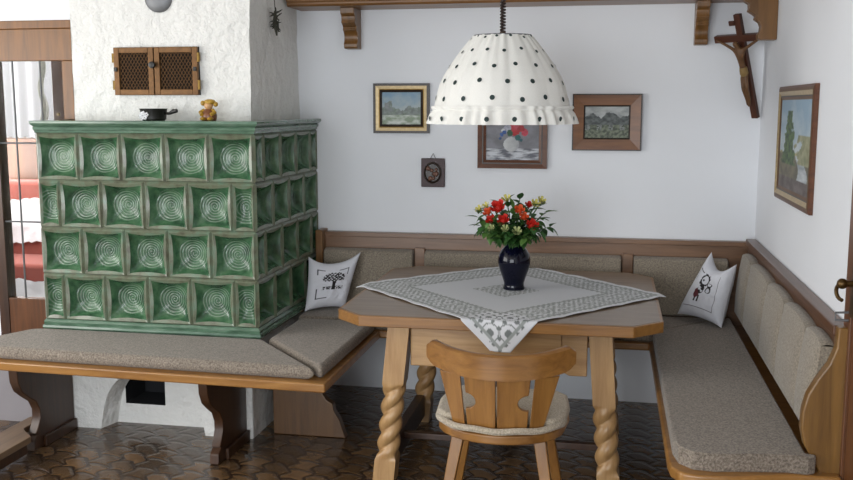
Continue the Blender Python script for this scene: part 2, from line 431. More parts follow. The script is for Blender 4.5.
# white plinth with an arched ash niche
pl = MB(); PX0, PX1, PY = -2.60, -1.635, 4.11
def arch(x):
    t = (x + 2.15) / .26
    return None if abs(t) >= 1 else .05 + .27 * math.sqrt(1 - t * t)
xs = [PX0 + (PX1 - PX0) * i / 60 for i in range(61)]
for a, b in zip(xs[:-1], xs[1:]):
    za, zb = arch(a), arch(b)
    if za is None and zb is None: pl.add([(a, PY, 0), (b, PY, 0), (b, PY, .497), (a, PY, .497)], [(0, 1, 2, 3)])
    else:
        za = za or 0; zb = zb or 0; k = PY + .11
        pl.add([(a, PY, za), (b, PY, zb), (b, PY, .497), (a, PY, .497), (a + (.03 if a < -2.15 else 0), k, za), (b + (.03 if b < -2.15 else 0), k, zb)], [(0, 1, 2, 3), (0, 4, 5, 1)])
hx0, hx1, hz0, hz1 = -2.345, -2.133, .10, .235
k = PY + .11
for (a, b, c, d) in ((-2.42, hx0, 0, .33), (hx1, -1.88, 0, .33), (hx0, hx1, 0, hz0), (hx0, hx1, hz1, .33)):
    pl.add([(a, k, c), (b, k, c), (b, k, d), (a, k, d)], [(0, 1, 2, 3)])
pl.box(PX0, PX0 + .02, PY + .012, D - .004, 0, .497).box(PX1 - .02, PX1 - .0005, PY + .012, D - .004, 0, .497)
pl.build('plinth', M['rough'], st, smooth=30)
MB().add([(hx0, k, hz0), (hx1, k, hz0), (hx1, k, hz1), (hx0, k, hz1), (hx0, k + .2, hz0), (hx1, k + .2, hz0), (hx1, k + .2, hz1), (hx0, k + .2, hz1)],
         [(0, 1, 5, 4), (1, 2, 6, 5), (2, 3, 7, 6), (3, 0, 4, 7), (4, 5, 6, 7)]).build('ash_opening', M['dark_hole'], st, smooth=0)

# vent grille, flue cap and things on the stove
YC = 4.331
vg = thing('vent_grille', 'bronze double vent grille with diamond mesh set in the chimney above the stove', 'vent', (-2.166, YC, 1.735))
gx0, gx1, gz0, gz1 = -2.375, -1.942, 1.622, 1.85
MB().box(gx0, gx1, YC - .012, YC, gz0, gz1).build('back_plate', flat('black plate', '#0c0a09', .9), vg, smooth=0)  # near-black plate behind the mesh
m = MB()
for a, b in ((gx0, -2.168), (-2.164, gx1)):
    w = .028
    m.box(a, a + w, YC - .03, YC - .012, gz0, gz1).box(b - w, b, YC - .03, YC - .012, gz0, gz1)
    m.box(a + w, b - w, YC - .03, YC - .012, gz0, gz0 + w).box(a + w, b - w, YC - .03, YC - .012, gz1 - w, gz1)
m.build('frame', M['bronze'], vg, .003)
for a, b in ((gx0 + .028, -2.196), (-2.136, gx1 - .028)):
    m = MB(); za, zb = gz0 + .028, gz1 - .028; sp = .0175
    H = zb - za; Wd = b - a; nl = int((Wd + H / 1.6) / sp) + 1
    for i in range(nl + 1):
        for sgn in (1, -1):
            pts = []
            for t in (0, 1):
                pass
            o = i * sp
            # line x = o - z/1.6 (clipped to the panel)
            z_lo = max(0, (o - Wd) * 1.6); z_hi = min(H, o * 1.6)
            if z_hi - z_lo < .004: continue
            xa, xb = o - z_lo / 1.6, o - z_hi / 1.6
            if sgn < 0: xa, xb = Wd - xa, Wd - xb
            m.tube([(a + xa, YC - .02, za + z_lo), (a + xb, YC - .02, za + z_hi)], .0018, 5)
    m.build('mesh_panel', M['bronze'], vg)
MB().lathe([(.008, 0), (.008, .012), (.017, .016), (.015, .026), (.002, .029)], n=16).xf(Matrix.Translation((-2.166, YC - .03, 1.765)) @ Matrix.Rotation(PI / 2, 4, 'X')).build('knob', M['black'], vg)
for x in (gx0 - .004, gx1 + .004):
    for z in (1.67, 1.80): MB().tube([(x, YC - .024, z - .022), (x, YC - .024, z + .022)], .007, 8).build('hinge', M['brass'], vg)
for x in (gx0 + .012, gx1 - .012): MB().box(x - .008, x + .008, YC - .04, YC - .03, 1.735, 1.755).build('catch', M['black'], vg, .002)
fl = thing('flue_cover', 'round grey metal flue cover on the chimney above the vent grille', 'cover', (-2.142, YC, 2.083))
MB().lathe([(.070, -.01), (.070, .006), (.062, .014), (.03, .020), (.001, .021)], n=40).xf(Matrix.Translation((-2.142, YC, 2.083)) @ Matrix.Rotation(PI / 2, 4, 'X')).build('disc', M['steel'], fl)
MB().lathe([(.012, 0), (.012, .02), (.001, .023)], n=16).xf(Matrix.Translation((-2.142, YC - .018, 2.083)) @ Matrix.Rotation(PI / 2, 4, 'X')).build('centre_boss', M['steel'], fl)
pn = thing('chamber_pan', 'small black pan with white blossoms and a straight handle on the stove', 'pan', (-2.125, 4.2, 1.502))
MB().lathe([(.050, 0), (.058, .006), (.062, .05), (.066, .056), (.060, .056), (.055, .012), (.001, .010)], (-2.125, 4.2, 1.502), 28).build('bowl', M['black'], pn)
MB().tube([(-2.066, 4.2, 1.535), (-2.04, 4.19, 1.535), (-2.015, 4.18, 1.545), (-1.995, 4.175, 1.548)], [.007, .007, .011, .009], 10).build('handle', M['black'], pn)
m = MB()
for a, z in ((-2.25, .03), (-1.95, .034), (-1.65, .028), (-2.1, .012), (-1.8, .014), (-2.5, .02)):
    for k in range(5):
        b = k * 2 * PI / 5; da, dz = .11 * math.cos(b), .007 * math.sin(b)
        aa = a + da; m.ball((-2.125 + .062 * math.cos(aa), 4.2 + .062 * math.sin(aa), 1.502 + z + dz), .005, 8, 5)
m.build('blossom_decor', M['white'], pn)
fg = thing('figurine', 'small yellow and brown ceramic figurine standing on the stove', 'figurine', (-1.845, 4.2, 1.502))
yel = flat('mustard glaze', '#b08a2e', .3, 0, .4, 60); brn = flat('brown glaze', '#7a4a2a', .3, 0, .3, 60)
m = MB(); m.lathe([(.030, 0), (.034, .006), (.036, .025), (.028, .045), (.016, .055)], (-1.845, 4.2, 1.502), 20)
m.build('body', brn, fg)
MB().ball((-1.845, 4.195, 1.572), .021).build('head', flat('peach glaze', '#c79a6a', .35), fg)
m = MB().ball((-1.84, 4.2, 1.588), .026, sc=(1.1, 1, .55)).ball((-1.87, 4.19, 1.583), .012).ball((-1.812, 4.2, 1.578), .012); m.build('hat', yel, fg)
for sx_ in (-1, 1): MB().tube([(-1.845 + sx_ * .02, 4.195, 1.55), (-1.845 + sx_ * .036, 4.18, 1.54), (-1.845 + sx_ * .022, 4.165, 1.53)], [.010, .009, .009], 8).build('arm', yel, fg)
for sx_ in (-1, 1): MB().ball((-1.845 + sx_ * .018, 4.168, 1.511), .014, sc=(1, 1.3, .65)).build('foot', yel, fg)
on = thing('dried_bundle', 'small dark dried twig bundle hanging by a string on the chimney flank', 'ornament', (-1.675, 4.67, 1.98))
OX, OY = -1.660, 4.615
MB().tube([(OX, OY, 2.04), (OX - .012, OY + .004, 2.2)], .0022, 6).build('string', M['black'], on)
m = MB(); tw = flat('dry twig', '#3b3a30', .8)
for k in range(40):
    a = random.random() * 2 * PI; zz = random.uniform(1.955, 2.035); l = random.uniform(.02, .042)
    p0 = Vector((OX + random.uniform(-.006, .006), OY, zz))
    dv = Vector((math.cos(a) * .8, math.sin(a), random.uniform(-.9, .9))).normalized() * l
    m.tube([p0, p0 + dv * .6, p0 + dv], [.003, .0035, .001], 5)
m.tube([(OX, OY, 2.04), (OX - .004, OY, 1.98), (OX + .006, OY, 1.918)], [.006, .013, .004], 7)
m.tube([(OX + .01, OY, 1.98), (OX + .016, OY, 1.935)], [.008, .003], 6)
m.build('twigs', tw, on)

# ------------------------------------------------------------------ stove bench
sb = thing('stove_bench', 'wooden bench with taupe cushions wrapping round the green stove', 'bench', (-2.0, 3.85, 0))
MB().prism([(-2.69, 4.085), (-2.735, 4.08), (-2.85, 3.90), (-2.78, 3.69), (-2.66, 3.655), (-1.118, 3.60), (-1.118, 4.545), (-1.57, 4.545), (-1.57, 4.085)], 'z', .408, .448).build('seat_board', M['oak_edge'], sb, .008)
def cushion(poly, z0, z1, name, par, mat=None, bev=.018): return MB().prism(poly, 'z', z0, z1).build(name, mat or M['cush'], par, bev, 4, 30)
cushion([(-2.69, 4.08), (-2.735, 4.06), (-2.82, 3.89), (-2.75, 3.71), (-2.65, 3.69), (-1.165, 3.635), (-1.555, 4.075)], .447, .505, 'seat_cushion', sb, None, .03)
cushion([(-1.145, 3.64), (-1.135, 4.53), (-1.535, 4.53), (-1.54, 4.085)], .447, .505, 'seat_cushion', sb, None, .026)
def sprof():
    pr = [(3.67, .408), (3.675, .35), (3.70, .30), (3.75, .26), (3.80, .225), (3.825, .18), (3.825, .14), (3.805, .10), (3.785, .075), (3.80, .07), (3.77, .045), (3.765, 0), (4.105, 0), (4.105, .408)]
    return pr
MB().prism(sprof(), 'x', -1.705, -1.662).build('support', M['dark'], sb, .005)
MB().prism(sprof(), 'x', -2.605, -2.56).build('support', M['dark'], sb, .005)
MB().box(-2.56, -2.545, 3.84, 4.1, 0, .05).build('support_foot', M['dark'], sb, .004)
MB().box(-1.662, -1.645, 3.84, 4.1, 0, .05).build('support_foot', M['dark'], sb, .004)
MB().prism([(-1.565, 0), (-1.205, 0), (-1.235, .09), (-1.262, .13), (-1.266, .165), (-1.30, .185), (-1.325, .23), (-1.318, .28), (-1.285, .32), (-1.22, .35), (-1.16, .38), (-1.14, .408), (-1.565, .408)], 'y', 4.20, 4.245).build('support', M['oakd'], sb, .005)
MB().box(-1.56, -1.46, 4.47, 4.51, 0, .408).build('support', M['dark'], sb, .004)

# ------------------------------------------------------------------ corner bench
cb = thing('corner_bench', 'L-shaped oak corner bench with taupe cushions along both white walls', 'bench', (0.4, 4.6, 0))
MB().prism([(-1.57, 4.55), (.205, 4.55), (.205, 3.02), (.212, 2.955), (.24, 2.91), (.29, 2.893), (.40, 2.905), (.50, 2.935), (.58, 2.955), (.72, 2.955), (.72, D - .003), (-1.57, D - .003)], 'z', .408, .446).build('seat_board', M['oak_edge'], cb, .01, 3)
cushion([(-1.13, 4.572), (.21, 4.572), (.60, 4.93), (-1.56, 4.93), (-1.56, 4.572)], .445, .502, 'seat_cushion', cb)
cushion([(.222, 4.565), (.222, 3.06), (.235, 2.985), (.275, 2.94), (.34, 2.932), (.46, 2.955), (.56, 2.968), (.62, 2.962), (.645, 2.975), (.645, 2.99), (.618, 2.996), (.616, 4.92), (.603, 4.925)], .445, .505, 'seat_cushion', cb, None, .026)
# back board, rail and cushions on the back wall
MB().box(-1.56, .70, 5.0, D - .003, .446, .86).build('back_board', M['rail'], cb, smooth=0)
MB().box(-1.568, .733, 4.985, D - .003, .862, .886).box(-1.56, .72, 4.995, 5.0, .80, .862).build('top_rail', M['rail'], cb, .004)
MB().box(-1.572, -1.532, 4.93, D - .003, .446, .90).build('end_stile', M['oakz'], cb, .005)
for x in (-1.0, .10): MB().box(x - .028, x + .028, 4.975, 4.998, .50, .81).build('stile', M['rail'], cb, .003)
for a, b in ((-1.53, -1.032), (-.968, .068), (.132, .60)):
    MB().prism([(4.925, .503), (4.935, .79), (4.975, .80), (4.998, .80), (4.998, .503)], 'x', a, b).build('back_cushion', M['cush_back'], cb, .010, 3, 30)
# right hand run
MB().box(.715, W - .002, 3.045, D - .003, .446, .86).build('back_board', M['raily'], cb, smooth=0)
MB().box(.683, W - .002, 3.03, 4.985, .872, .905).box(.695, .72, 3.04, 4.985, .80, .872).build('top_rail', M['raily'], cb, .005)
ys = [4.90, 4.60, 4.10, 3.71, 3.30, 3.055]
for a, b in zip(ys[:-1], ys[1:]):
    m = MB(); L = a - b
    def bc(u, v):
        y = a - .004 - u * (L - .008); e = 4 * u * (1 - u)
        z = .545 + v * (.285 + .018 * (e ** .5))
        x = .632 + .025 * v - .018 * (e ** .5) * math.sin(PI * min(1, v * 1.02)) ** .5
        return (x, y, z)
    m.grid(bc, 14, 12)
    m.grid(lambda u, v: (bc(u, 1)[0] + v * (.70 - bc(u, 1)[0]), bc(u, 1)[1], bc(u, 1)[2] + .006 * math.sin(PI * v)), 14, 3)
    m.grid(lambda u, v: (bc(0, v)[0] + u * (.70 - bc(0, v)[0]), bc(0, v)[1], bc(0, v)[2]), 2, 12)
    m.grid(lambda u, v: (bc(1, v)[0] + u * (.70 - bc(1, v)[0]), bc(1, v)[1], bc(1, v)[2]), 2, 12)
    m.build('back_cushion', M['cush_back'], cb, smooth=55)
ep = [(.728, 0), (.728, .905), (.692, .905), (.690, .84), (.672, .79), (.640, .74), (.615, .69), (.603, .64), (.601, .58), (.612, .53), (.635, .49), (.66, .446), (.66, .40), (.40, .40), (.36, .30), (.42, .15), (.36, 0)]
MB().prism(ep, 'y', 2.995, 3.04).build('end_panel', M['panel'], cb, .006)
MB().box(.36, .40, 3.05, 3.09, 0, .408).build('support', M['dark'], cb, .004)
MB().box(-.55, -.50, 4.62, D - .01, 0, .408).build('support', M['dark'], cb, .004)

# ------------------------------------------------------------------ table
tb = thing('dining_table', 'large square oak table with clipped corners and rope-twist legs', 'table', (-.437, 4.19, 0))
TX0, TX1, TY0, TY1, TT, ck = -1.086, .219, 3.585, 4.795, .745, .115
def octo(o): return [(TX0 + ck + o * .4, TY0 + o), (TX1 - ck - o * .4, TY0 + o), (TX1 - o, TY0 + ck + o * .4), (TX1 - o, TY1 - ck - o * .4), (TX1 - ck - o * .4, TY1 - o), (TX0 + ck + o * .4, TY1 - o), (TX0 + o, TY1 - ck - o * .4), (TX0 + o, TY0 + ck + o * .4)]
MB().prism(octo(.012), 'z', .702, TT).build('tabletop', M['tabtop'], tb, .003)
oo, oi = octo(0), octo(.014); m = MB()
v = [(x, y, z) for z, pp in ((.700, oi), (.700, oo), (TT - .0015, oo), (TT - .0005, oi)) for x, y in pp]
m.add(v, [(k * 8 + i, k * 8 + (i + 1) % 8, ((k + 1) % 4) * 8 + (i + 1) % 8, ((k + 1) % 4) * 8 + i) for k in range(4) for i in range(8)])
m.build('edge_band', M['tabedge'], tb, .004)
def twist_leg(xt, xb, yt, yb, zt):
    m = MB(); n = 32; H = .70; rings = 150; hw = .045
    for i in range(rings + 1):
        z = H * i / rings; t = z / H; cx, cy = xb + (xt - xb) * t, yb + (yt - yb) * t
        tw = 0
        if .10 < z < zt: tw = min(1, (z - .10) / .03, (zt - z) / .03)
        for k in range(n):
            a = 2 * PI * k / n; c, s_ = math.cos(a), math.sin(a)
            sq = hw / max(abs(c), abs(s_))
            tg = hw * (.70 + .40 * abs(math.cos(a - 2 * PI * z / .16)) ** .8)
            r = sq + (tg - sq) * tw; m.v.append((cx + r * c, cy + r * s_, z))
    for i in range(rings):
        for k in range(n): m.f.append((i * n + k, i * n + (k + 1) % n, (i + 1) * n + (k + 1) % n, (i + 1) * n + k)); m.m.append(0)
    m.f.append(tuple(range(n))[::-1]); m.m.append(0); m.f.append(tuple(range(rings * n, rings * n + n))); m.m.append(0)
    return m
for xt, xb, y in ((-.832, -.905, 3.755), (-.022, .03, 3.755), (-.832, -.905, 4.55), (-.022, .03, 4.55)):
    twist_leg(xt, xb, y, y, .43 if xt < -.5 else .385).build('leg', M['table'], tb, smooth=50)
for yy in (3.735, 4.55):
    MB().prism([(-.79, .70), (-.79, .508), (-.16, .508), (-.14, .498), (-.07, .498), (-.07, .70)], 'y', yy, yy + .03).build('apron', M['tablex'], tb, .004)
for xx in (-.87, -.02): MB().box(xx, xx + .03, 3.80, 4.51, .53, .70).build('apron', M['table'], tb, .004)
MB().box(-.785, -.172, 3.724, 3.735, .512, .698).build('drawer', M['tablex'], tb, .003)
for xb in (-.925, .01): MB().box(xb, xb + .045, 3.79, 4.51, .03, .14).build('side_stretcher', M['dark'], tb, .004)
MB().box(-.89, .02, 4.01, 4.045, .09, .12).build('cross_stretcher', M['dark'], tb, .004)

# tablecloth (diamond) with a hanging front corner
W_, G_, G2 = lin('#e4e5e9'), lin('#8a918c'), lin('#565f5b')
def lace(s, t, a):
    q = fbm(s * 34, t * 34, 0, 3); r = math.sin(s * 105) * math.sin(t * 105)
    return mix(W_, G2 if a > .5 else G_, .8 if (q + r * .6) > -.05 else .12)
def clothcol(u, v):
    s, t = 2 * u - 1, 2 * v - 1; e = max(abs(s), abs(t)); d = abs(s) if abs(s) > abs(t) else abs(t)
    if e > .955: return W_
    if e > .60:
        if abs(e - .925) < .012 or abs(e - .63) < .012: return mix(W_, G_, .8)
        # front hanging corner: scroll ornament
        if s < -.55 and t < -.55:
            x, y = (s + .78), (t + .78)
            rr = min(math.hypot(abs(x - y) - .12, x + y - .10), math.hypot(abs(x - y) - .10, x + y + .14), math.hypot(abs(x - y) - .30, x + y - .02))
            q = math.sin(rr * 75) if rr < .10 else math.sin((x + y) * 55) * math.cos((x - y) * 48) + .3 * fbm(s * 14, t * 14) - .25
            return mix(W_, G2, .85 if q > .25 else .03)
        return lace(s, t, .3)
    if e < .22: return lace(s, t, .3)
    return mix(W_, lin('#c7cacf'), .5)
CX, CY, HD = -.447, 4.20, .708
def clothpt(u, v):
    s, t = 2 * u - 1, 2 * v - 1
    x = CX + (s - t) / 2 * HD; y = CY + (s + t) / 2 * (.785 if s + t < 0 else HD); x += .05 * max(0, -(s + t) / 2); z = TT + .0035 + .0012 * fbm(x * 5, y * 5)
    yf = TY0 - .006
    ov = 0
    if y < yf:
        ov = yf - y
        cut = .121
        if ov <= cut: y, z = yf - .004 - .006 * math.sin(x * 30), TT + .002 - ov
        else: y, z = yf - .004 + .004, TT + .002 - cut + (ov - cut)
        if ov > cut: y = yf - .0015
    for lim, sg in ((TX0 - .004, -1), (TX1 + .004, 1)):
        if (x - lim) * sg > 0:
            o = (x - lim) * sg; x = lim + sg * o * .85; z -= o * .25
    if y > TY1 + .005: o = y - TY1 - .005; y = TY1 + .006; z = TT + .002 - o
    z += .004 * max(0, max(abs(s), abs(t)) - .9) * 10 * abs(math.sin((s - t) * 9)) if ov == 0 else 0
    return (x, y, z)
tcl = MB().grid(clothpt, 250, 250, col=clothcol).build('tablecloth', M['print'])
tag(tcl, 'white and grey-green patterned tablecloth laid diagonally on the oak table', 'tablecloth')
md = tcl.modifiers.new('solid', 'SOLIDIFY'); md.thickness = .0015; md.offset = 1

# ------------------------------------------------------------------ vase and flowers
VX, VY, VZ = -.414, 4.222, TT + .0062
va = thing('vase', 'dark blue glazed vase of roses standing on the tablecloth', 'vase', (VX, VY, VZ))
MB().lathe([(.001, 0), (.047, 0), (.049, .006), (.045, .018), (.045, .030), (.053, .055), (.065, .088), (.0725, .118), (.073, .134), (.068, .160), (.056, .181), (.043, .195), (.038, .207), (.038, .220), (.041, .227), (.036, .227), (.032, .21), (.05, .17), (.06, .14), (.04, .05), (.001, .03)], (VX, VY, VZ), 48, cap=False).build('vase_body', M['vase'], va, smooth=60)
MB().tube([(VX + .0415 * math.cos(a), VY + .0415 * math.sin(a), VZ + .225) for a in [i * 2 * PI / 40 for i in range(40)]], .0018, 6, closed=True).build('lip', flat('pale blue glaze', '#3a4266', .2), va)
top = Vector((VX, VY, VZ + .20))
def stem_pts(tip, n=6):
    tip = Vector(tip); a = Vector((VX + (tip.x - VX) * .12, VY + (tip.y - VY) * .12, VZ + .12)); b = Vector((VX + (tip.x - VX) * .16, VY + (tip.y - VY) * .16, VZ + .215))
    mid = b.lerp(tip, .5) + Vector((0, 0, .02))
    out = [a, b]
    for i in range(1, n + 1):
        t = i / n; out.append(b.lerp(mid, t).lerp(mid.lerp(tip, t), t))
    return out
def leaf(m, base, d, l, w, up=Vector((0, 0, 1)), mi=0):
    d = d.normalized(); sd = d.cross(up); sd = sd.normalized() if sd.length > .05 else Vector((1, 0, 0)); nn = sd.cross(d)
    v = []; K = 5
    for i in range(K + 1):
        t = i / K; ww = w * math.sin(PI * (t ** .75)) * .5 + .0006; c = base + d * l * t - nn * l * .22 * t * t
        v += [c - sd * ww + nn * ww * .35, c, c + sd * ww + nn * ww * .35]
    m.add(v, [(i * 3 + k, i * 3 + k + 1, i * 3 + k + 4, i * 3 + k + 3) for i in range(K) for k in range(2)], mi)
def bloom(m, c, ax, r, kind):
    ax = ax.normalized(); q = ax.to_track_quat('Z', 'Y').to_matrix()
    layers = ((.98, 5, .95, .35), (.78, 5, 1.0, .12), (.52, 4, 1.05, -.05), (.28, 3, 1.05, -.1)) if kind == 'rose' else ((.95, 6, 1.35, .55), (.55, 4, 1.2, .2))
    for li, (rr, nq, hh, fl_) in enumerate(layers):
        for k in range(nq):
            a0 = 2 * PI * (k + li * .37) / nq; wd = 2 * PI / nq * .72; v = []
            for j in range(5):
                t = j / 4
                for i in range(5):
                    a = a0 + wd * (i / 4 - .5) * (.55 + .6 * math.sin(PI * min(1, .25 + t * .6)))
                    rad = r * rr * (.25 + .75 * math.sin(t * PI / 2)) + r * fl_ * t * t * t
                    z = r * hh * (t * 1.35 - .5) - r * .12 * abs(i / 2 - 1) ** 2 * t
                    v.append(c + q @ Vector((rad * math.cos(a), rad * math.sin(a), z)))
            m.add(v, [(j * 5 + i, j * 5 + i + 1, j * 5 + i + 6, j * 5 + i + 5) for j in range(4) for i in range(4)])
rosem = {'red': flat('red petals', '#c8281c', .55, 0, .2, 60), 'orange': flat('orange petals', '#d2562a', .55, 0, .2, 60), 'yellow': flat('yellow petals', '#c9c06a', .55, 0, .2, 60), 'pale': flat('pale bud', '#a9b07a', .55, 0, .2, 60)}
flowers = [
    ('rose', 'red', -.475, 4.125, 1.128, .026, 'largest red rose, high at the front of the bouquet'),
    ('rose', 'red', -.508, 4.13, 1.072, .018, 'red rose low on the stove side of the bouquet'),
    ('rose', 'red', -.452, 4.12, 1.072, .021, 'red rose low in the middle of the bouquet, under the largest rose'),
    ('rose', 'orange', -.385, 4.13, 1.118, .018, 'orange-red rose high in the middle of the bouquet'),
    ('rose', 'orange', -.365, 4.12, 1.09, .016, 'orange rose just below the high orange-red rose'),
    ('rose', 'red', -.330, 4.125, 1.052, .022, 'red rose lowest on the bouquet, towards the figure pillow side'),
    ('rose', 'orange', -.522, 4.135, 1.105, .017, 'small orange-red rose at the outer stove side of the bouquet'),
    ('rose', 'red', -.352, 4.22, 1.130, .015, 'half hidden red rose between the yellow lilies at the top'),
    ('lily', 'yellow', -.448, 4.20, 1.155, .015, 'yellow lily at the very top of the bouquet above the largest rose'),
    ('lily', 'yellow', -.565, 4.18, 1.112, .013, 'yellow lily farthest out on the stove side of the bouquet'),
    ('lily', 'yellow', -.535, 4.18, 1.128, .012, 'yellow lily second from the stove side of the bouquet'),
    ('lily', 'yellow', -.322, 4.17, 1.140, .015, 'yellow lily above the lowest red rose, inner one of two'),
    ('lily', 'yellow', -.298, 4.20, 1.152, .014, 'yellow lily at the top corner of the bouquet, outer one of two'),
    ('lily', 'pale', -.500, 4.09, 1.040, .011, 'pale green closed bud under the stove-side red rose'),
    ('lily', 'pale', -.390, 4.08, 1.030, .014, 'large pale green bud low in the middle of the bouquet'),
    ('lily', 'pale', -.440, 4.08, 1.040, .012, 'pale green bud beneath the middle red rose'),
]
for kind, colr, x, y, z, r, lab in flowers:
    f = thing(kind, lab, 'flower', (x, y, z), group='roses in the blue vase' if kind == 'rose' else 'lilies and buds in the blue vase')
    ps = stem_pts((x, y, z - r * .4)); MB().tube(ps, .0028, 6).build('stem', M['stem'], f)
    m = MB(); ax = Vector((x - VX, y - VY - .12, .16)); bloom(m, Vector((x, y, z)), ax, r, kind)
    if kind == 'rose': m.ball((x, y, z), r * .6, 8, 6)
    m.build('bloom', rosem[colr], f, smooth=60)
    m = MB()
    for k in range(6):
        i = min(len(ps) - 1, 3 + k % 5); d = Vector((random.uniform(-1, 1), random.uniform(-1, .2), random.uniform(-.5, .6)))
        leaf(m, ps[i], d, random.uniform(.035, .055), random.uniform(.022, .032))
    m.build('leaf_spray', M['leaf'], f, smooth=60)
tips = [(-.575, 4.2, 1.075), (-.555, 4.16, 1.04), (-.565, 4.25, 1.02), (-.52, 4.1, 1.02), (-.475, 4.07, 1.0), (-.41, 4.06, 1.01), (-.35, 4.08, 1.0), (-.295, 4.12, 1.03), (-.255, 4.2, 1.04), (-.28, 4.22, 1.10), (-.40, 4.3, 1.15), (-.50, 4.3, 1.13), (-.33, 4.3, 1.12), (-.44, 4.1, 1.06), (-.37, 4.12, 1.06), (-.49, 4.14, 1.05), (-.54, 4.2, 1.10), (-.30, 4.15, 1.08), (-.42, 4.2, 1.12), (-.46, 4.17, 1.09), (-.36, 4.17, 1.10), (-.52, 4.16, 1.06), (-.32, 4.12, 1.05), (-.42, 4.08, 1.04)]
for i, tp in enumerate(tips):
    f = thing('greenery_sprig', 'dark green leafy sprig filling in between the roses and lilies', 'foliage sprig', tp, group='leafy sprigs in the blue vase')
    ps = stem_pts(tp, 8); MB().tube(ps, .002, 5).build('stem', M['stem'], f)
    m = MB()
    for k in range(14):
        j = 2 + k % (len(ps) - 2); b = ps[min(j, len(ps) - 1)]
        out = Vector((tp[0] - VX, tp[1] - VY, 0)); d = Vector((random.uniform(-1, 1), random.uniform(-1, .6), random.uniform(-.6, .7))) + out * 3
        leaf(m, b, d, random.uniform(.04, .062), random.uniform(.024, .036))
    leaf(m, ps[-1], Vector((tp[0] - VX, tp[1] - VY, .05 if i not in (7, 8, 2) else -.12)), .06, .02)
    m.build('leaf_spray', M['leaf'] if i % 3 else M['leaf2'], f, smooth=60)

# ------------------------------------------------------------------ chair
ch = thing('dining_chair', 'honey wood dining chair with curved backrest and keyhole cut-outs, pushed to the table', 'chair', (-.355, 3.32, 0))
HX = -.358
def arc_y(x): t = (x - HX) / .255; return 3.092 + .125 * t * t
m = MB(); K = 28; rows = []
for i in range(K + 1):
    t = -1 + 2 * i / K; x = HX + .249 * t; y = arc_y(x); nx, ny = -(.25 * t / .255), 1.0; L = math.hypot(nx, ny); nx, ny = nx / L, ny / L
    zt = .742 + .022 * abs(t) ** 3 - (.02 * max(0, (abs(t) - .95) / .05) ** 2); zb = .652 + .022 * (abs(t) ** 2.5) + .02 * max(0, (abs(t) - .9) / .1)
    th = .017
    for (o, z) in ((-th, zb + .004), (-th, zt - .006), (-th * .5, zt), (th * .5, zt), (th, zt - .006), (th, zb + .004), (0, zb)): m.v.append((x + nx * o, y + ny * o, z))
for i in range(K):
    for k in range(7): m.f.append((i * 7 + k, i * 7 + (k + 1) % 7, (i + 1) * 7 + (k + 1) % 7, (i + 1) * 7 + k)); m.m.append(0)
m.f.append(tuple(range(7))); m.m.append(0); m.f.append(tuple(range(K * 7, K * 7 + 7))); m.m.append(0)
m.build('crest_rail', M['chairx'], ch, smooth=50)
def slat(outline, name):
    """outline in (offset from chair middle, z); bent to the back's curve"""
    m = MB(); n = len(outline); yo = lambda x, z: arc_y(x) + .03 * (.66 - z) / .2 * .6
    fr = [(HX + a, yo(HX + a, z) - .010, z) for a, z in outline]; bk = [(HX + a, yo(HX + a, z) + .010, z) for a, z in outline]
    m.add(fr + bk, [tuple(range(n)), tuple(range(n, 2 * n))[::-1]] + [(i, (i + 1) % n, n + (i + 1) % n, n + i) for i in range(n)])
    return m.build(name, M['chair'], ch, .003)
for s in (-1, 1):
    o = [(s * .0025, .66), (s * .0025, .455), (s * .100, .455), (s * .107, .535)]
    o += [(s * (.108 - .036 * math.sin(a)), .572 - .028 * math.cos(a)) for a in [PI * k / 10 for k in range(11)]]
    o += [(s * .114, .66)]
    slat(o, 'back_slat')
    slat([(s * .128, .66), (s * .108, .455), (s * .150, .455), (s * .208, .66)], 'back_stile')
def seat_poly(o=0):
    pts = []
    for i in range(13):
        a = PI + PI * i / 12; pts.append((HX + (.225 - o) * math.cos(a), 3.26 + (.18 - o) * math.sin(a)))
    pts += [(HX + .235 - o, 3.36), (HX + .225 - o, 3.50), (HX + .19 - o, 3.535 - o), (HX - .19 + o, 3.535 - o), (HX - .225 + o, 3.50), (HX - .235 + o, 3.36)]
    return pts
MB().prism(seat_poly(), 'z', .430, .465).build('seat', M['chairx'], ch, .008, 3)
cp = [(x, y) for x, y in seat_poly(.004) if y > 3.22]
lo = min(cp, key=lambda q: q[0]); cpoly = [(HX - .19, 3.165), (HX + .19, 3.165), (HX + .228, 3.22), (HX + .238, 3.35), (HX + .225, 3.47), (HX + .18, 3.525), (HX - .18, 3.525), (HX - .225, 3.47), (HX - .238, 3.35), (HX - .228, 3.22)]
cushion(cpoly, .465, .505, 'seat_cushion', ch, M['chaircush'], .016)
sp_ = [(HX + .222 * math.cos(a), 3.245 + .162 * math.sin(a), .466 + .002 * math.sin(a * 9)) for a in [PI + PI * i / 30 for i in range(31)]]
m = MB(); m.tube([(x, y, z + .012) for x, y, z in sp_], .012, 8); m.build('cushion_strap', M['chaircush'], ch)
for sx_, yt, yb in ((-1, 3.19, 3.12), (1, 3.19, 3.12), (-1, 3.46, 3.53), (1, 3.46, 3.53)):
    xt, xb = HX + sx_ * .14, HX + sx_ * .215
    m = MB(); v = []
    for x, y, z, r in ((xb, yb, 0, .015), (xt, yt, .44, .022)): v += [(x - r, y - r, z), (x + r, y - r, z), (x + r, y + r, z), (x - r, y + r, z)]
    m.add(v, [(0, 1, 2, 3)[::-1], (4, 5, 6, 7), (0, 1, 5, 4), (1, 2, 6, 5), (2, 3, 7, 6), (3, 0, 4, 7)]); m.build('leg', M['chair'], ch, .004)

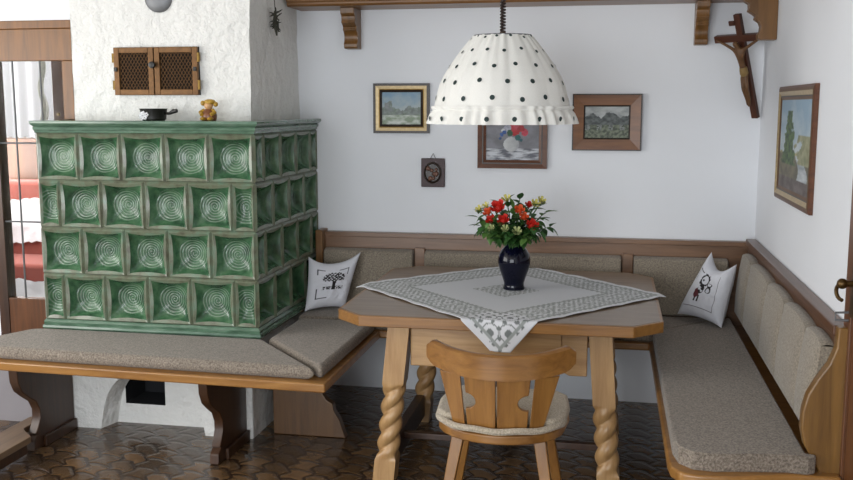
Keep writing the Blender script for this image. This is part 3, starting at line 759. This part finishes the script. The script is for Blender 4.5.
# ------------------------------------------------------------------ pillows
INK, INKR = lin('#211d1e'), lin('#5e2028')
def tree_col(u, v):
    x, y = (u - .52) / 1.2, (v - .56) / 1.2
    W1 = lin('#dedfe6')
    crown = (x / .20) ** 2 + ((y - .03) / .13) ** 2
    if crown < 1 and y > -.02 and math.sin(x * 95 + 3 * fbm(u * 20, v * 20)) * math.sin(y * 95) > -.28: return INK
    if abs(x - .02) < .03 + .05 * abs(y + .10) and -.2 < y < -.02: return INK
    if -.19 < y < -.13 and abs(x) < .2 and fbm(u * 30, v * 30) > -.05: return INK
    G = lin('#4a4a50')
    for (a, b, c, d) in ((.16, .17, .17, .36), (.16, .42, .17, .18), (.80, .81, .66, .80), (.62, .81, .79, .80), (.16, .17, .68, .80), (.16, .32, .79, .80)):
        if a - .006 < u < b + .006 and c - .006 < v < d + .006: return G
    return W1
def dog_col(u, v):
    x, y = (u - .42) / 1.3, (v - .52) / 1.3
    W1 = lin('#dedfe6')
    r = math.hypot(x - .02, (y - .13))
    if .075 < r < .105 + .02 * fbm(u * 25, v * 25): return INK
    if math.hypot(x + .02, y - .12) < .018 or math.hypot(x + .06, y - .06) < .022: return INK
    if (x / .065) ** 2 + ((y + .03) / .085) ** 2 < 1: return INK if fbm(u * 12, v * 12) > -.25 else W1
    if ((x + .06) / .06) ** 2 + ((y + .11) / .07) ** 2 < 1: return INKR
    if -.22 < y < -.14 and (abs(x + .06) < .014 or abs(x - .0) < .014): return INK
    if abs(math.hypot(x - .15, y - .03 - .06 * math.sin(y * 30)) - .05) < .010: return INK
    G = lin('#3c3438')
    for (a, b, c, d) in ((.12, .82, .14, .152), (.82, .832, .14, .80), (.12, .132, .60, .80), (.12, .30, .80, .812)):
        if a <= u <= b and c <= v <= d: return G
    return W1
def pillow(name, label, BL, BR, TL, TR, th, colf, ear, seed):
    BL, BR, TL, TR = map(Vector, (BL, BR, TL, TR)); base = (BL + BR) / 2
    o = thing(name, label, 'pillow', base); nrm = (BR - BL).cross(TL - BL).normalized()
    up = ((TL + TR) - (BL + BR)).normalized(); rt = ((BR + TR) - (BL + TL)).normalized()
    H = ((TL + TR) - (BL + BR)).length / 2; L = ((BR + TR) - (BL + TL)).length / 2
    m = MB()
    def P(sgn):
        def f(u, v):
            a, b = 2 * u - 1, 2 * v - 1
            p = BL.lerp(BR, u).lerp(TL.lerp(TR, u), v)
            k = max(0, (1 - a ** 4) * (1 - b ** 4))
            p = p + nrm * sgn * (th * k ** .55 + .007 * fbm(u * 5, v * 5, seed + sgn) * k)
            e = 1 - abs(a) ** 2.2; e2 = 1 - abs(b) ** 2.5
            p = p - up * H * (ear * e * max(0, v - .35) / .65 - .05 * e * (1 - v) ** 2) - rt * L * .025 * e2 * a
            return p
        return f
    m.grid(P(1), 110, 110, col=colf); m.grid(P(-1), 40, 40, col=lambda u, v: lin('#dedfe6'), flip=True)
    m.build('cover', M['print'], o, smooth=70); return o
pillow('tree_pillow', 'white cotton pillow printed with a black tree, against the stove', (-1.548, 4.655, .506), (-1.368, 4.79, .506), (-1.553, 4.75, .782), (-1.302, 4.875, .795), .042, tree_col, .17, 1)
pillow('figure_pillow', 'white cotton pillow printed with a black figure, in the bench corner', (.352, 4.855, .53), (.548, 4.675, .507), (.508, 4.87, .85), (.614, 4.74, .812), .06, dog_col, .20, 2)

# ------------------------------------------------------------------ lamp
LX, LY = -.452, 4.0
lp = thing('pendant_lamp', 'cream fabric pendant lamp with dark dots and a ruffled hem above the table', 'lamp', (LX, LY, 1.86))
dots = flat('dark green dots', '#2b3b3a', .8)
shade_m = fabric('cream shade cotton', '#ebe9e2', '#f5f4ef', 500)
prof = [(.118, 1.858), (.147, 1.825), (.171, 1.795), (.195, 1.763), (.217, 1.732), (.240, 1.695), (.257, 1.660), (.268, 1.622), (.277, 1.585), (.283, 1.553)]
def shr(z):
    for (r0, z0), (r1, z1) in zip(prof[:-1], prof[1:]):
        if z1 <= z <= z0: return r0 + (r1 - r0) * (z0 - z) / (z0 - z1)
    return prof[0][0] if z > prof[0][1] else prof[-1][0]
def pleat(r, z, a):
    t = (z - 1.553) / .305
    fine = (.0022 * math.sin(a * 31 + 2 * math.sin(a * 3)) + .002 * math.sin(a * 17 + 1)) * (.05 + t ** 1.5)
    facet = r * (.030 * (abs(math.sin(a * 5 + .4))) - .018)
    return r + fine + facet
m = MB(); zs = [1.553 + .305 * i / 26 for i in range(27)]
m.lathe([(shr(z), z) for z in zs], (LX, LY, 0), 240, 0, False, pleat)
for row, (z, r0) in enumerate(((1.850, .0065), (1.793, .008), (1.732, .0092), (1.668, .0102), (1.600, .0105))):
    for k in range(15):
        a = 2 * PI * (k + .5 * (row % 2)) / 15 + .06 + .03 * math.sin(k * 5 + row); z_ = z; z = z + .005 * math.sin(k * 3.7 + row); rr = pleat(shr(z), z, a) + .0025
        tz = Vector((shr(z - .01) - shr(z + .01), 0, -.02)).normalized()
        er = Vector((math.cos(a), math.sin(a), 0)); et = Vector((-math.sin(a), math.cos(a), 0)); dn = (er * tz.x + Vector((0, 0, tz.z)))
        c = Vector((LX, LY, z)) + er * rr
        v = [c + et * r0 * math.cos(b) + dn * r0 * math.sin(b) for b in [2 * PI * i / 10 for i in range(10)]]
        m.add(v, [tuple(range(10))], 1); z = z_
sh = m.build('lamp_shade', [shade_m, dots], lp, smooth=70)
def ruf(r, z, a):
    t = (1.575 - z) / .08
    return r + (.003 + .006 * t) * math.sin(a * 34 + 1.6 * math.sin(a * 7)) + .003 * math.sin(a * 19 + 2)
m = MB(); m.lathe([(.290, 1.570), (.294, 1.562), (.285, 1.553), (.296, 1.54), (.304, 1.52), (.310, 1.497)], (LX, LY, 0), 360, 0, False, ruf)
for k in range(18):
    a = 2 * PI * k / 18 + .1; z = 1.519; r0 = .010; rr = ruf(.304, z, a) + .004
    er = Vector((math.cos(a), math.sin(a), 0)); et = Vector((-math.sin(a), math.cos(a), 0)); c = Vector((LX, LY, z)) + er * rr
    m.add([c + et * r0 * math.cos(b) + Vector((0, 0, 1)) * r0 * math.sin(b) for b in [2 * PI * i / 10 for i in range(10)]], [tuple(range(10))], 1)
m.build('ruffle', [shade_m, dots], lp, smooth=70)
m = MB().tube([(LX + .118 * math.cos(a), LY + .118 * math.sin(a), 1.858) for a in [2 * PI * i / 40 for i in range(40)]], .003, 6, closed=True)
for k in range(3):
    a = 2 * PI * k / 3 + .4; m.tube([(LX, LY, 1.862), (LX + .118 * math.cos(a), LY + .118 * math.sin(a), 1.858)], .0025, 6)
m.build('shade_ring', M['steel'], lp)
MB().lathe([(.001, 1.80), (.02, 1.80), (.022, 1.845), (.014, 1.862), (.012, 1.875), (.001, 1.878)], (LX, LY, 0), 20).build('lamp_holder', M['dark'], lp)
MB().lathe([(.012, 1.80), (.016, 1.78), (.03, 1.745), (.032, 1.725), (.02, 1.70), (.001, 1.695)], (LX, LY, 0), 20).build('bulb', flat('frosted bulb', '#efeeea', .3), lp)
cpts = [(LX + .009 * math.cos(i * .785), LY + .009 * math.sin(i * .785), 1.875 + .0125 * i / 8) for i in range(0, 8 * 47)]
MB().tube(cpts, .0042, 6).build('coiled_cord', flat('dark brown cord', '#2e1f1a', .5), lp)
MB().lathe([(.05, ZC), (.05, ZC - .02), (.02, ZC - .045)], (LX, LY, 0), 24).build('ceiling_rose', M['dark'], lp)

# ------------------------------------------------------------------ shelf with corbels
sf = thing('wall_shelf', 'long dark wooden moulded shelf running high along both walls', 'shelf', (-.4, 4.95, 2.075))
prof = [(D - .001, 2.078), (4.812, 2.078), (4.802, 2.088), (4.802, 2.098), (4.792, 2.104), (4.792, 2.135), (4.80, 2.142), (4.785, 2.15), (4.78, 2.175), (D - .001, 2.175)]
MB().prism(prof, 'x', -1.665, W - .001).build('shelf_board', M['oak'], sf, .002)
MB().box(.50, W - .001, 3.4, 4.80, 2.078, 2.175).build('shelf_board', M['oaky'], sf, .006)
def corb():  # (distance from wall, height below shelf)
    return [(0, 0), (.150, 0), (.148, -.03), (.128, -.042), (.126, -.062), (.130, -.075), (.108, -.088), (.096, -.098), (.100, -.112), (.080, -.126), (.072, -.145), (.074, -.165), (.084, -.182), (.082, -.20), (.074, -.207), (0, -.207)]
for x, hw in ((-1.368, .037), (.425, .031)): MB().prism([(D - .001 - a, 2.078 + b) for a, b in corb()], 'x', x - hw, x + hw).build('corbel', M['oakz'], sf, .003)
MB().prism([(W - .001 - a, 2.078 + b) for a, b in corb()], 'y', 4.66, 4.73).build('corbel', M['oakz'], sf, .003)

# ------------------------------------------------------------------ crucifix leaning out of the corner
cr = thing('crucifix', 'wooden crucifix leaning out of the wall corner under the shelf', 'crucifix', (.705, 5.0, 1.512), (math.radians(21), 0, math.radians(-42)))
cw = wood('crucifix wood', '#38190b', '#5a2d17', 'z', .4)
MB().box(-.0175, .0175, -.012, .012, 0, .53).build('post', cw, cr, .003, world=False)
MB().box(-.147, .165, -.014, .014, .395, .43).build('crossbar', wood('crucifix wood x', '#38190b', '#5a2d17', 'x', .4), cr, .003, world=False)
MB().box(-.045, -.012, -.020, -.011, .478, .503).build('title_scroll', cw, cr, .004, world=False)
def skin(name, joints, edges, mat, parent):
    me = bpy.data.meshes.new(name); me.from_pydata([j[0] for j in joints], edges, [])
    o = bpy.data.objects.new(name, me); C.objects.link(o); o.parent = parent; me.materials.append(mat)
    o.modifiers.new('skin', 'SKIN'); me.skin_vertices or None
    if not me.skin_vertices:
        bm = bmesh.new(); bm.from_mesh(me); bm.verts.layers.skin.verify(); bm.to_mesh(me); bm.free()
    for i, j in enumerate(joints):
        r = j[1]; me.skin_vertices[0].data[i].radius = (r, r)
    me.skin_vertices[0].data[0].use_root = True
    s = o.modifiers.new('sub', 'SUBSURF'); s.levels = 2; s.render_levels = 2
    return o
fy = -.030
J = [((0.004, fy, .255), .017), ((0, fy - .004, .30), .016), ((-.002, fy - .006, .345), .020), ((-.002, fy - .004, .372), .010), ((-.010, fy - .012, .392), .015), ((-.012, fy - .013, .408), .012),
     ((-.035, fy, .366), .0085), ((-.075, fy + .004, .388), .007), ((-.118, fy + .008, .41), .006), ((-.128, fy + .008, .415), .006),
     ((.031, fy, .366), .0085), ((.072, fy + .004, .388), .007), ((.114, fy + .008, .41), .006), ((.124, fy + .008, .415), .006),
     ((.010, fy - .006, .225), .013), ((.016, fy - .020, .175), .0105), ((.006, fy - .004, .115), .0085), ((.003, fy - .002, .085), .0065), ((.002, fy - .012, .075), .006),
     ((-.006, fy - .006, .225), .013), ((-.004, fy - .020, .172), .0105), ((-.003, fy - .008, .11), .0085), ((-.002, fy - .010, .08), .0065)]
Ed = [(0, 1), (1, 2), (2, 3), (3, 4), (4, 5), (2, 6), (6, 7), (7, 8), (8, 9), (2, 10), (10, 11), (11, 12), (12, 13), (0, 14), (14, 15), (15, 16), (16, 17), (17, 18), (0, 19), (19, 20), (20, 21), (21, 22)]
skin('carved_figure', J, Ed, flat('carved limewood', '#664525', .5, 0, .3, 60), cr)
MB().lathe([(.017, 0), (.021, .012), (.020, .03), (.018, .042)], (.004, fy - .003, .232), 14).build('loincloth', flat('gilded cloth', '#8d7346', .5, .2), cr, world=False)

# ------------------------------------------------------------------ pictures
def picture(name, label, cat, x0, x1, z0, z1, bands, colf, group, nx=90, nz=70, place=None, base=.003):
    """bands: (width, depth out of the wall at inner edge, material) from the outside in"""
    cx, cz = (x0 + x1) / 2, (z0 + z1) / 2
    pl_ = place or (lambda x, d, z: (x, D - d, z))
    o = thing(name, label, cat, pl_(cx, base, z0), group=group)
    m = MB(); mats = []; a = [x0, x1, z0, z1]
    prev = [(pl_(x, .0005, z)) for x, z in ((a[0], a[2]), (a[1], a[2]), (a[1], a[3]), (a[0], a[3]))]
    for w, d0, d1, mt in bands:
        if mt not in mats: mats.append(mt)
        mi = mats.index(mt)
        outer = [pl_(x, d0, z) for x, z in ((a[0], a[2]), (a[1], a[2]), (a[1], a[3]), (a[0], a[3]))]
        m.add(prev + outer, [(i, (i + 1) % 4, 4 + (i + 1) % 4, 4 + i) for i in range(4)], mi)
        a = [a[0] + w, a[1] - w, a[2] + w, a[3] - w]
        inner = [pl_(x, d1, z) for x, z in ((a[0], a[2]), (a[1], a[2]), (a[1], a[3]), (a[0], a[3]))]
        m.add(outer + inner, [(i, (i + 1) % 4, 4 + (i + 1) % 4, 4 + i) for i in range(4)], mi); prev = inner
    m.build('frame', [M[q] if isinstance(q, str) else q for q in mats], o, smooth=0)
    MB().grid(lambda u, v: pl_(a[0] + u * (a[1] - a[0]), .010, a[2] + v * (a[3] - a[2])), nx, nz, col=colf).build('canvas', M['paint'], o, smooth=0)
    return o
def winter(u, v):
    sky = mix(lin('#aab6b8'), lin('#7f9db4'), (v - .5) * 2 + .5 * fbm(u * 4, v * 4))
    h = .52 + .16 * fbm(u * 3.2, 4) + .05 * fbm(u * 12, 1)
    if abs(u - .16) < .16 - .1 * v: h += .18
    gnd = mix(lin('#8b9a84'), lin('#d3d8d2'), .5 + 1.1 * fbm(u * 5, v * 9, 2) - abs(u - .4) * .7)
    tr = mix(lin('#5e6f5e'), lin('#8b9a8c'), .5 + fbm(u * 12, v * 12, 3))
    if v < .30: return gnd
    if v < h: return mix(tr, lin('#8e8f97'), .4 + .4 * fbm(u * 5, v * 5, 9))
    return sky
P1 = [(.013, .022, .022, 'picdark'), (.016, .018, .016, 'goldpale'), (.006, .016, .014, 'gold'), (.012, .020, .014, 'picdark')]
picture('landscape_painting', 'winter landscape painting in a dark frame with a pale gilt band', 'painting', -1.263, -.957, 1.425, 1.69, P1, winter, 'pictures on the white walls')
def still(u, v):
    bg = mix(lin('#6b6b70'), lin('#83838a'), .5 + fbm(u * 4, v * 4))
    if v < .26: 
        t = fbm(u * 4, v * 22, 5); bg = mix(lin('#5b5d66'), lin('#c9ccd2'), .5 + 1.4 * t)
    d = ((u - .48) / .15) ** 2 + ((v - .36) / .17) ** 2
    if d < 1: bg = mix(lin('#9a9ca0'), lin('#c6c8c8'), .5 + (.48 - u) * 3 + .3 * fbm(u * 9, v * 9))
    for (x, y, r, c) in ((.56, .66, .11, '#c4262e'), (.50, .78, .12, '#c43a45'), (.73, .64, .08, '#d0455a'), (.40, .72, .09, '#b8b9c9'), (.60, .80, .1, '#cc5060'), (.32, .68, .045, '#eceef0'), (.30, .58, .05, '#3a62a8'), (.34, .63, .05, '#345aa0'), (.27, .50, .035, '#3c5f98'), (.45, .62, .07, '#2e5c40'), (.60, .52, .07, '#2b6a68'), (.66, .46, .04, '#28606a'), (.66, .72, .08, '#b42c34')):
        if (u - x) ** 2 * 1.6 + (v - y) ** 2 < r * r * (1 + .6 * fbm(u * 12, v * 12, x)): bg = mix(lin(c), (0, 0, 0), .25 + .3 * fbm(u * 16, v * 16))
    return bg
P2 = [(.010, .024, .024, 'picwood'), (.020, .022, .016, 'picdark'), (.009, .018, .018, 'picwood'), (.012, .016, .012, 'bronze')]
P2 = [(.024, .026, .020, 'picwood'), (.006, .021, .021, 'picdark'), (.014, .019, .013, 'picwood')]
picture('still_life_painting', 'flower still life painting in a brown frame, half hidden behind the lamp ruffle', 'painting', -.694, -.328, 1.243, 1.56, P2, still, 'pictures on the white walls')
def village(u, v):
    h = .62 + .2 * abs(math.sin(u * 7 + .6)) * (.5 + .5 * math.sin(u * 3)) + .06 * fbm(u * 9, 2)
    if v > h: return mix(lin('#b9bdbd'), lin('#8f9494'), .5 + fbm(u * 4, v * 5))
    if v > .42: return mix(lin('#3f4546'), lin('#6a706f'), .5 + fbm(u * 10, v * 10))
    t = fbm(u * 14, v * 12, 4)
    if .25 < v < .42 and math.sin(u * 24) > .25 and t > -.2: return mix(lin('#a5aaa8'), lin('#5b5f5e'), .5 + t)
    return mix(lin('#464d42'), lin('#7c8470'), .5 + 1.3 * t)
P3 = [(.006, .024, .024, 'picdark'), (.052, .022, .016, wood('wide frame oak', '#5e3512', '#8a5729', 'x', .4)), (.007, .018, .012, 'picdark')]
picture('village_picture', 'grey mountain village picture in a wide brown wooden frame', 'picture', -.2, .152, 1.341, 1.632, P3, village, 'pictures on the white walls')
# small plaque with oval relief
pq = thing('wall_plaque', 'small dark wooden plaque with an oval relief, hung below the winter painting', 'plaque', (-.937, D, 1.137))
MB().box(-1.001, -.873, D - .018, D - .001, 1.137, 1.292).build('board', flat('plaque wood', '#3d2527', .5), pq, .004)
m = MB(); m.lathe([(.058, 0), (.058, .008), (.05, .012), (.046, .006), (.001, .006)], n=40).xf(Matrix.Translation((-.937, D - .018, 1.215)) @ Matrix.Diagonal((.82, 1, 1.0, 1)) @ Matrix.Rotation(PI / 2, 4, 'X')); m.build('oval_rim', M['picdark'], pq)
m = MB()
for k in range(9): m.ball((-.937 + random.uniform(-.024, .024), D - .027, 1.215 + random.uniform(-.034, .034)), random.uniform(.008, .014), 8, 6, sc=(1, .6, 1))
m.build('relief', flat('relief copper', '#6b4a3c', .45, .2, .3, 80), pq)
MB().tube([(-.95, D - .008, 1.292), (-.937, D - .006, 1.318), (-.924, D - .008, 1.292)], .002, 6).build('hanger', M['steel'], pq)
def river(u, v):
    sky = mix(lin('#c3cdd0'), lin('#8fa9bd'), v * 1.6 - .5 + .5 * fbm(u * 4, v * 4))
    hz = .42 + .08 * fbm(u * 5, 2)
    c = sky
    if v < hz: c = mix(lin('#8d8b5e'), lin('#b5ad7d'), .5 + fbm(u * 8, v * 8))
    if v < .40: 
        rv = .62 + .18 * math.sin(v * 8)
        c = mix(lin('#5d5a4c'), lin('#7c7560'), .5 + fbm(u * 9, v * 9))
        if abs(u - rv) < .20 - v * .3: c = mix(lin('#8e97a0'), lin('#c5cbce'), .5 + fbm(u * 4, v * 16))
    if v < .14: c = mix(lin('#4f4440'), lin('#6f6664'), .5 + fbm(u * 9, v * 9))
    t = ((u - .32) / (.26 * (1.15 - v))) ** 2
    if v > .28 and v < .88 and t < 1 + .9 * fbm(u * 9, v * 12): c = mix(lin('#2f4632'), lin('#5d7744'), .5 + fbm(u * 16, v * 16))
    if v > .3 and v < .62 and u > .62 + .2 * fbm(u * 6, v * 9): c = mix(lin('#7f8462'), lin('#a3a182'), .5 + fbm(u * 12, v * 12))
    return c
P4 = [(.012, .030, .034, 'picwood'), (.038, .034, .020, 'bronze'), (.008, .021, .021, 'picdark'), (.048, .020, .012, 'gold')]
P4 = [(.010, .014, .018, 'picwood'), (.012, .018, .020, 'bronze'), (.018, .020, .012, 'goldpale'), (.005, .014, .014, 'picdark'), (.012, .013, .010, 'bronze')]
# on the right wall: run coordinate goes towards the camera
picture('river_painting', 'tree and river painting in a stepped gilt frame on the wall over the long bench', 'painting', -4.43, -3.67, 1.172, 1.652, P4, river, 'pictures on the white walls', place=lambda x, d, z: (W - d, -x, z))

# ------------------------------------------------------------------ low stool by the camera's left
so = thing('plank_stool', 'very low wooden plank footstool with a worn top beside the stove bench end support', 'stool', (-2.62, 3.2, 0))
MB().prism([(-2.515, 2.7), (-2.515, 3.68), (-2.60, 3.755), (-2.612, 3.78), (-2.612, 3.93), (-2.685, 3.93), (-2.685, 2.7)], 'z', .075, .105).build('seat', wood('worn plank', '#5f4a36', '#8a7055', 'y', .4), so, .004)
MB().box(-2.545, -2.522, 2.72, 3.66, .03, .075).build('apron', M['dark'], so, .003)
for y in (2.8, 3.40): MB().box(-2.675, -2.545, y, y + .05, 0, .075).build('leg', M['dark'], so, .003)

# ------------------------------------------------------------------ light: daylight through the windows
def area(name, loc, rot, sx_, sy_, e, col):
    l = bpy.data.lights.new(name, 'AREA'); l.shape = 'RECTANGLE'; l.size = sx_; l.size_y = sy_; l.energy = e; l.color = col
    o = bpy.data.objects.new(name, l); C.objects.link(o); o.location = loc; o.rotation_euler = rot; return o
area('window_daylight_side', (XL - .06, (LY0 + LY1) / 2, (LZ0 + LZ1) / 2), (0, math.radians(-90), 0), LZ1 - LZ0, LY1 - LY0, 78, (1.0, .97, .92))
area('window_daylight_front', ((FX0 + FX1) / 2, YF - .06, (FZ0 + FZ1) / 2), (math.radians(90), 0, 0), FX1 - FX0, FZ1 - FZ0, 125, (.93, .97, 1.0))
area('window_daylight_next_room', (XL + .03, 5.6, 1.6), (0, math.radians(-90), 0), 1.2, 1.4, 58, (1.0, .98, .95))
w = bpy.data.worlds.new('World'); bpy.context.scene.world = w; w.use_nodes = True
w.node_tree.nodes['Background'].inputs[0].default_value = (.75, .86, 1.0, 1); w.node_tree.nodes['Background'].inputs[1].default_value = .9

# ------------------------------------------------------------------ camera
cam = bpy.data.cameras.new('camera'); cam.sensor_width = 36; cam.lens = 950 * 36 / 853
co = bpy.data.objects.new('camera', cam); C.objects.link(co)
co.location = (0, 0, 1.57); co.rotation_euler = (math.radians(90 - 8.0288), 0, math.radians(10.943)); bpy.context.scene.camera = co
vs = bpy.context.scene.view_settings
vs.view_transform = 'Standard'; vs.look = 'None'; vs.exposure = 0.1; vs.gamma = 1.0; vs.use_curve_mapping = False
